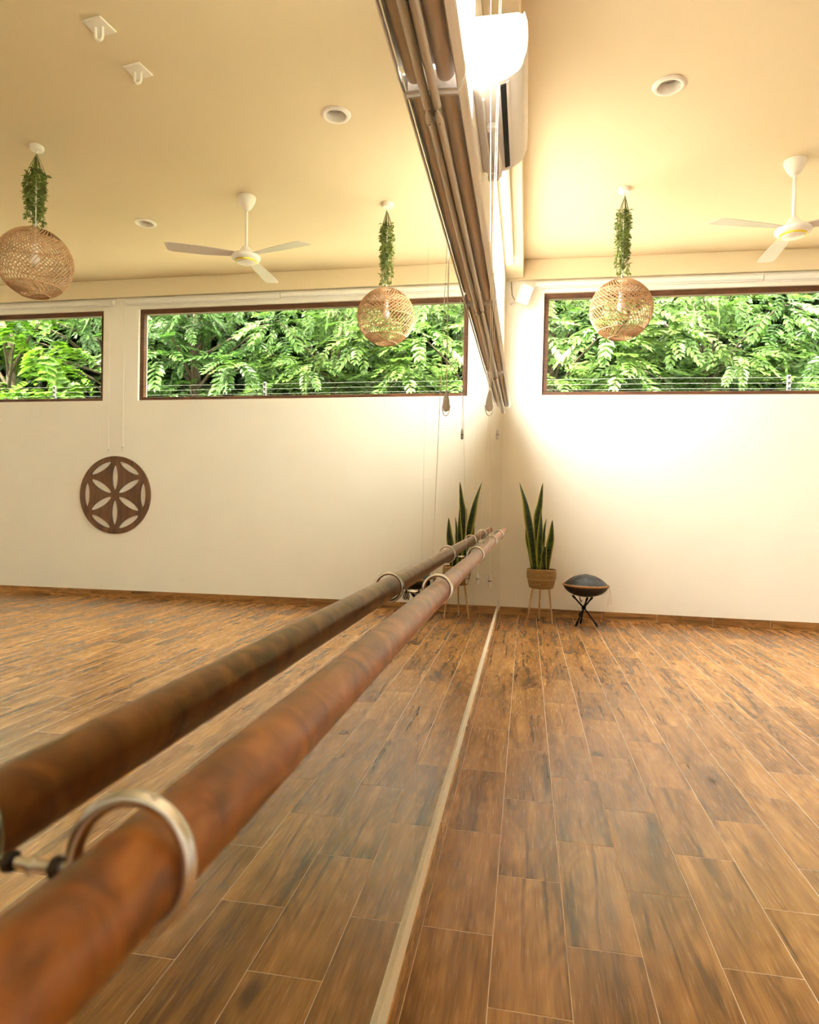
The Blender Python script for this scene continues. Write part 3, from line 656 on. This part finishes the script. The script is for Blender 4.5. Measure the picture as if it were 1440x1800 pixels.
def sleaf(pts, wmax, ydep, tw):
    P = [Vector((px_+(x-430)*.001025, 7.045+ydep*(i/(len(pts)-1)), .57+(1070-y)*.001025)) for i, (x, y) in enumerate(pts)]
    n = 18; vs = []; mg = []; fs = []
    def sample(f):
        q = f*(len(P)-1); i = min(int(q), len(P)-2); u = q-i
        a, b, c, d = P[max(i-1, 0)], P[i], P[i+1], P[min(i+2, len(P)-1)]
        return .5*((2*b)+(-a+c)*u+(2*a-5*b+4*c-d)*u*u+(-a+3*b-3*c+d)*u**3)
    for k in range(n+1):
        f = k/n; c = sample(f); w = wmax*.58*(.50+.5*math.sin(min(1, f*1.25+.12)*math.pi*.5))*(1-max(0, (f-.45)/.55)**1.9)+.0004
        an = tw+f*.9; s = Vector((math.cos(an), math.sin(an), 0)); nn = Vector((-math.sin(an), math.cos(an), 0))
        for q, mgn in ((-1, 1), (-.70, .35), (-.5, 0), (.5, 0), (.70, .35), (1, 1)):
            vs.append(c+s*w*q+nn*w*(.30*q*q)); mg.append(mgn)
    for k in range(n):
        for j in range(5): i = k*6+j; fs.append((i, i+1, i+7, i+6))
    mb = MB(); mb.add(vs, fs); o = mb.build('leaf', M['snake'], t, 60)
    a = o.data.attributes.new('margin', 'FLOAT', 'POINT'); a.data.foreach_set('value', mg)
    md = o.modifiers.new('thickness', 'SOLIDIFY'); md.thickness = .004; md.offset = 0
sleaf([(362, 1075), (325, 800), (285, 560), (245, 370), (180, 180)], .086, -.03, .15)
sleaf([(385, 1075), (382, 800), (372, 560), (395, 400), (418, 178)], .072, .05, -.5)
sleaf([(412, 1075), (405, 860), (412, 640), (408, 450)], .070, -.05, .25)
sleaf([(480, 1075), (500, 880), (520, 730), (524, 560)], .074, -.02, -.15)
sleaf([(440, 1075), (430, 940), (452, 830), (462, 725)], .045, .04, .6)
sleaf([(340, 1075), (312, 900), (278, 760), (256, 615)], .055, .03, .3)
sleaf([(462, 1075), (448, 960), (452, 900), (458, 830)], .055, -.07, -.3)
sleaf([(395, 1075), (372, 800), (352, 620), (346, 460)], .040, .07, .5)
sleaf([(425, 1075), (440, 800), (452, 640), (466, 552)], .030, .08, .2)

# ------------------------------------------------------------------ handpan on folding stand
hx, hy, hz = .925, 6.965, .430
t = thing('handpan', (hx, hy, .308), 'dark grey handpan drum with a brown rope rim', 'drum')
def shell(prof, dim, name):
    mb = MB(); mb.lathe(prof, 56, (0, 0, 0), False); vs = []
    for x, y, z in mb.v:
        r = math.hypot(x, y)
        if dim:
            for k in range(8):
                a = 2*math.pi*k/8+.2; dd = math.hypot(x-.142*math.cos(a), y-.142*math.sin(a))
                if dd < .036: z -= .010*(1-(dd/.036)**2)
        vs.append((hx+x, hy+y, hz+z))
    mb.v = vs; mb.build(name, M['pan'], t, 70)
shell([(r/24*.225, .108*(1-(r/24)**2.1)**.85+(.006*math.exp(-(r/3.2)**2) if r < 9 else 0)) for r in range(0, 25)], True, 'top_shell')
shell([(.225*math.sin(math.pi/2*(1-k/16)), -.122*math.sin(math.pi/2*k/16)) for k in range(17)], False, 'bottom_shell')
MB().tube([(hx+.226*math.cos(2*math.pi*k/56), hy+.226*math.sin(2*math.pi*k/56), hz) for k in range(56)], .0115, 10, closed=True).build('rim', M['rope'], t, 60)
sx = hx+.225
for pts in (((0, -.03, 0), (.012, -.035, -.05), (.005, -.035, -.12), (-.002, -.035, -.185)), ((.004, -.02, 0), (.022, -.03, -.06), (.028, -.03, -.12), (.028, -.03, -.172)), ((.0, -.035, -.01), (-.02, -.04, -.07), (-.07, -.05, -.09), (-.12, -.06, -.075))):
    s = MB(); s.tube([(sx+a, hy+b, hz+c) for a, b, c in pts], .0013, 6); s = s.build('rim_string', M['rope'], t, 60)
    if pts[-1][2] < -.1:
        e = pts[-1]; MB().lathe([(0, .005), (.005, 0), (0, -.005)], 10, (sx+e[0], hy+e[1], hz+e[2])).build('bead', M['rope'], s, 60)
t = thing('handpan_stand', (hx, hy, 0), 'black folding three-legged stand under the handpan', 'stand')
cr = Vector((.912, 6.965, .195))
for (ax, ay), (bx, by) in (((.832, 6.905), (1.00, 7.00)), ((1.055, 7.010), (.790, 6.93)), ((.90, 7.14), (.935, 6.86))):
    d = Vector((bx, by, 0))-Vector((hx, hy, 0)); rr = min(.135, d.length); d = d.normalized()*rr
    zt = hz-.128*math.sqrt(1-(rr/.225)**2)-.008
    top = Vector((hx+d.x, hy+d.y, zt)); ft = Vector((ax, ay, .008))
    leg = MB(); leg.tube([ft, ft.lerp(cr, .98), top], .0085, 10); leg = leg.build('leg', M['black'], t, 40)
    dd = (cr-ft).normalized(); MB().tube([ft-dd*.002, ft+dd*.05], .0125, 10).build('rubber_foot', M['black'], leg, 40)
    MB().tube([top-(top-cr).normalized()*.035, top], .012, 10).build('rubber_pad', M['black'], leg, 40)
MB().lathe([(.012, -.022), (.022, -.014), (.022, .014), (.012, .022)], 16, cr).build('hub', M['black'], t, 50)
MB().tube([(.885, 6.93, .150), (.868, 6.92, .112)], .016, 12).build('clamp_knob', M['black'], t, 50)
MB().tube([(.862, 6.90, .315), (.868, 6.89, .285), (.876, 6.89, .262), (.884, 6.895, .280)], .005, 8).build('strap', M['black'], t, 60)

# ------------------------------------------------------------------ garden beyond the windows
GZ = -.35
struct('ground', MB().box(-40, 40, -40, 60, GZ-.3, GZ), M['ground'])
struct('ground_bounce', MB().box(-14, -.26, -12, 16, GZ, GZ+.05), M['paving'])  # unseen paving added outside to bounce sunlight up onto the ceiling
t = thing('wire_fence', (4.0, 8.95, GZ), 'thin wire fence with slim grey posts outside the windows', 'fence')
for x in (.05, 3.52, 6.96, 10.4):
    p = MB().box(x-.022, x+.022, 8.95, 8.98, GZ, 2.985, .004).build('post', M['fencepost'], t)
    for z in (2.955, 2.885, 2.815): MB().box(x-.014, x+.014, 8.93, 8.951, z-.012, z+.012, .003).build('insulator', M['black'], p)
for z in (2.955, 2.885, 2.815):
    MB().tube([(-3+i*.75, 8.936, z-.008*math.sin(i*.9)**2) for i in range(22)], .0016, 6).build('wire', M['wire'], t)
struct('wall_garden', MB().box(-8, 16, 9.02, 9.17, GZ, 2.55), M['roof'])

def spray(rnd, n=6, L=.44, ll=.125, lw=.050, droop=.5):
    """a pinnate leaf: rachis and paired oval leaflets; local +y along the rachis, +z up"""
    mb = MB(); pts = []
    for k in range(n+1):
        f = k/n; pts.append(Vector((0, L*f*(1-.12*f), -droop*L*f*f*.6)))
    mb.tube(pts, [.004*(1-.7*k/n) for k in range(n+1)], 3, False)
    def lf(p, d, sz):
        d = d.normalized(); s = d.cross(Vector((0, 0, 1))).normalized(); nn = s.cross(d); w = lw*sz*.5; l = ll*sz
        dr = Vector((0, 0, -.18*l))
        mb.add([p, p+d*l*.25+s*w*.8+nn*.10*w, p+d*l*.62+s*w*.95+dr*.3+nn*.1*w, p+d*l+dr, p+d*l*.62-s*w*.95+dr*.3+nn*.1*w, p+d*l*.25-s*w*.8+nn*.1*w, p+d*l*.55+dr*.2-nn*w*.22],
               [(0, 1, 6), (1, 2, 6), (2, 3, 6), (3, 4, 6), (4, 5, 6), (5, 0, 6)])
    for k in range(1, n+1):
        f = k/n; sz = (.72+.55*math.sin(f*math.pi*.8))*rnd.uniform(.85, 1.1)
        for s in (-1, 1):
            lf(pts[k], Vector((s*(1.15-.55*f), .55+.5*f, rnd.uniform(-.25, .15))), sz)
    lf(pts[-1], Vector((0, 1, -.2)), 1.0)
    return mb
def broad(rnd):
    mb = MB(); pts = [Vector((0, .05*k, -.010*k*k)) for k in range(6)]; mb.tube(pts, .004, 3, False)
    for k in range(1, 6):
        for s in (-1, 1):
            p = pts[k]; d = Vector((s, .6+rnd.uniform(-.3, .3), rnd.uniform(-.3, .1))).normalized(); sd_ = d.cross(Vector((0, 0, 1))).normalized(); l = rnd.uniform(.12, .18); w = l*.42
            dr = Vector((0, 0, -.2*l)); mb.add([p, p+d*l*.1+sd_*w*.8, p+d*l*.45+sd_*w*.9, p+d*l+dr, p+d*l*.45-sd_*w*.9, p+d*l*.1-sd_*w*.8, p+d*l*.4-Vector((0, 0, .02))],
                                            [(0, 1, 6), (1, 2, 6), (2, 3, 6), (3, 4, 6), (4, 5, 6), (5, 0, 6)])
    return mb
rs = random.Random(5)
SPR = {'leafA': [spray(rs) for _ in range(3)], 'leafB': [spray(rs, 7, .50) for _ in range(3)], 'leafC': [spray(rs, 6, .55, .17, .075) for _ in range(2)], 'leafY': [broad(rs) for _ in range(3)]}
SME = {k: [m.mesh('leaf_spray', M[k]) for m in v] for k, v in SPR.items()}
def tree(x, y, label, kind, xr, yr, zr, nclump, per, seed, nobj, dark=0):
    rnd = random.Random(seed); t = thing('tree', (x, y, GZ), label, 'tree', 'garden trees behind the wire fence')
    tk = MB(); tk.tube([(x, y, GZ), (x+.05, y+.04, 1.2), (x-.06, y, 2.6), (x+.04, y+.1, 4.2), (x, y, zr[1])], [.17, .14, .11, .07, .03], 10); tk.build('trunk', M['bark'], t, 60)
    items = []
    for c in range(nclump):
        cc = Vector((rnd.uniform(*xr), rnd.uniform(*yr), rnd.uniform(*zr))); sz = rnd.uniform(.75, 1.2)
        if c % 3 == 0:
            br = MB(); b0 = Vector((x, y, max(1.5, cc.z-.9))); br.tube([b0, b0.lerp(cc, .5)+Vector((0, 0, .12)), cc], [.035, .02, .008], 6); br.build('branch', M['bark'], t, 60)
        for k in range(per):
            d = Vector((rnd.gauss(0, 1), rnd.gauss(-.55, .8), rnd.gauss(.15, .75))).normalized()
            p = cc+Vector((d.x*.30, d.y*.26, d.z*.24))*sz*rnd.uniform(.3, 1)
            fw = Vector((d.x, d.y, min(d.z, .3)-.25)).normalized()
            up = Vector((rnd.uniform(-.35, .35), rnd.uniform(-.95, -.05), 1)).normalized()
            rg = fw.cross(up).normalized(); up2 = rg.cross(fw); s = sz*rnd.uniform(.75, 1.1)*(1.45 if kind == 'leafC' else 1)
            items.append((p.y, Matrix.Translation(p) @ Matrix((rg, fw, up2)).transposed().to_4x4() @ Matrix.Scale(s, 4), rnd.randrange(len(SPR[kind])), rnd.random()))
    items.sort(key=lambda q: q[0])
    for _, mw, v, r_ in items[:nobj]:
        o = bpy.data.objects.new('leaf_spray', SME[kind][v]); COL.objects.link(o); o.parent = t
        o.matrix_local = Matrix.Translation((-x, -y, -GZ)) @ mw
    rest = MB()
    for _, mw, v, r_ in items[nobj:]:
        q = SPR[kind][v]; rest.add([mw @ Vector(p) for p in q.v], q.f)
    if rest.v: tag(rest.build('foliage', M[kind], t), kind='stuff')
tree(.6, 10.9, 'pale green feathery tree behind the fence, closest to the mirror-side wall', 'leafA', (-1.6, 1.9), (9.7, 11.2), (2.5, 5.0), 60, 12, 31, 200)
tree(3.1, 11.1, 'pale green feathery tree behind the window\'s middle panes', 'leafA', (1.5, 4.6), (9.8, 11.5), (2.5, 5.0), 52, 12, 32, 200)
tree(5.9, 11.3, 'mid green feathery tree behind the fence post near the wooden disc', 'leafB', (4.2, 7.4), (10.0, 11.9), (2.6, 5.2), 48, 12, 33, 200)
tree(9.6, 11.0, 'lime green broad-leaved tree seen through the second window', 'leafY', (7.6, 12.5), (9.7, 11.6), (2.3, 4.6), 60, 12, 34, 170)
tree(8.4, 12.2, 'mid green feathery tree rising behind the lime green one', 'leafB', (6.4, 12.5), (11.2, 12.6), (4.2, 7.2), 40, 11, 35, 120)
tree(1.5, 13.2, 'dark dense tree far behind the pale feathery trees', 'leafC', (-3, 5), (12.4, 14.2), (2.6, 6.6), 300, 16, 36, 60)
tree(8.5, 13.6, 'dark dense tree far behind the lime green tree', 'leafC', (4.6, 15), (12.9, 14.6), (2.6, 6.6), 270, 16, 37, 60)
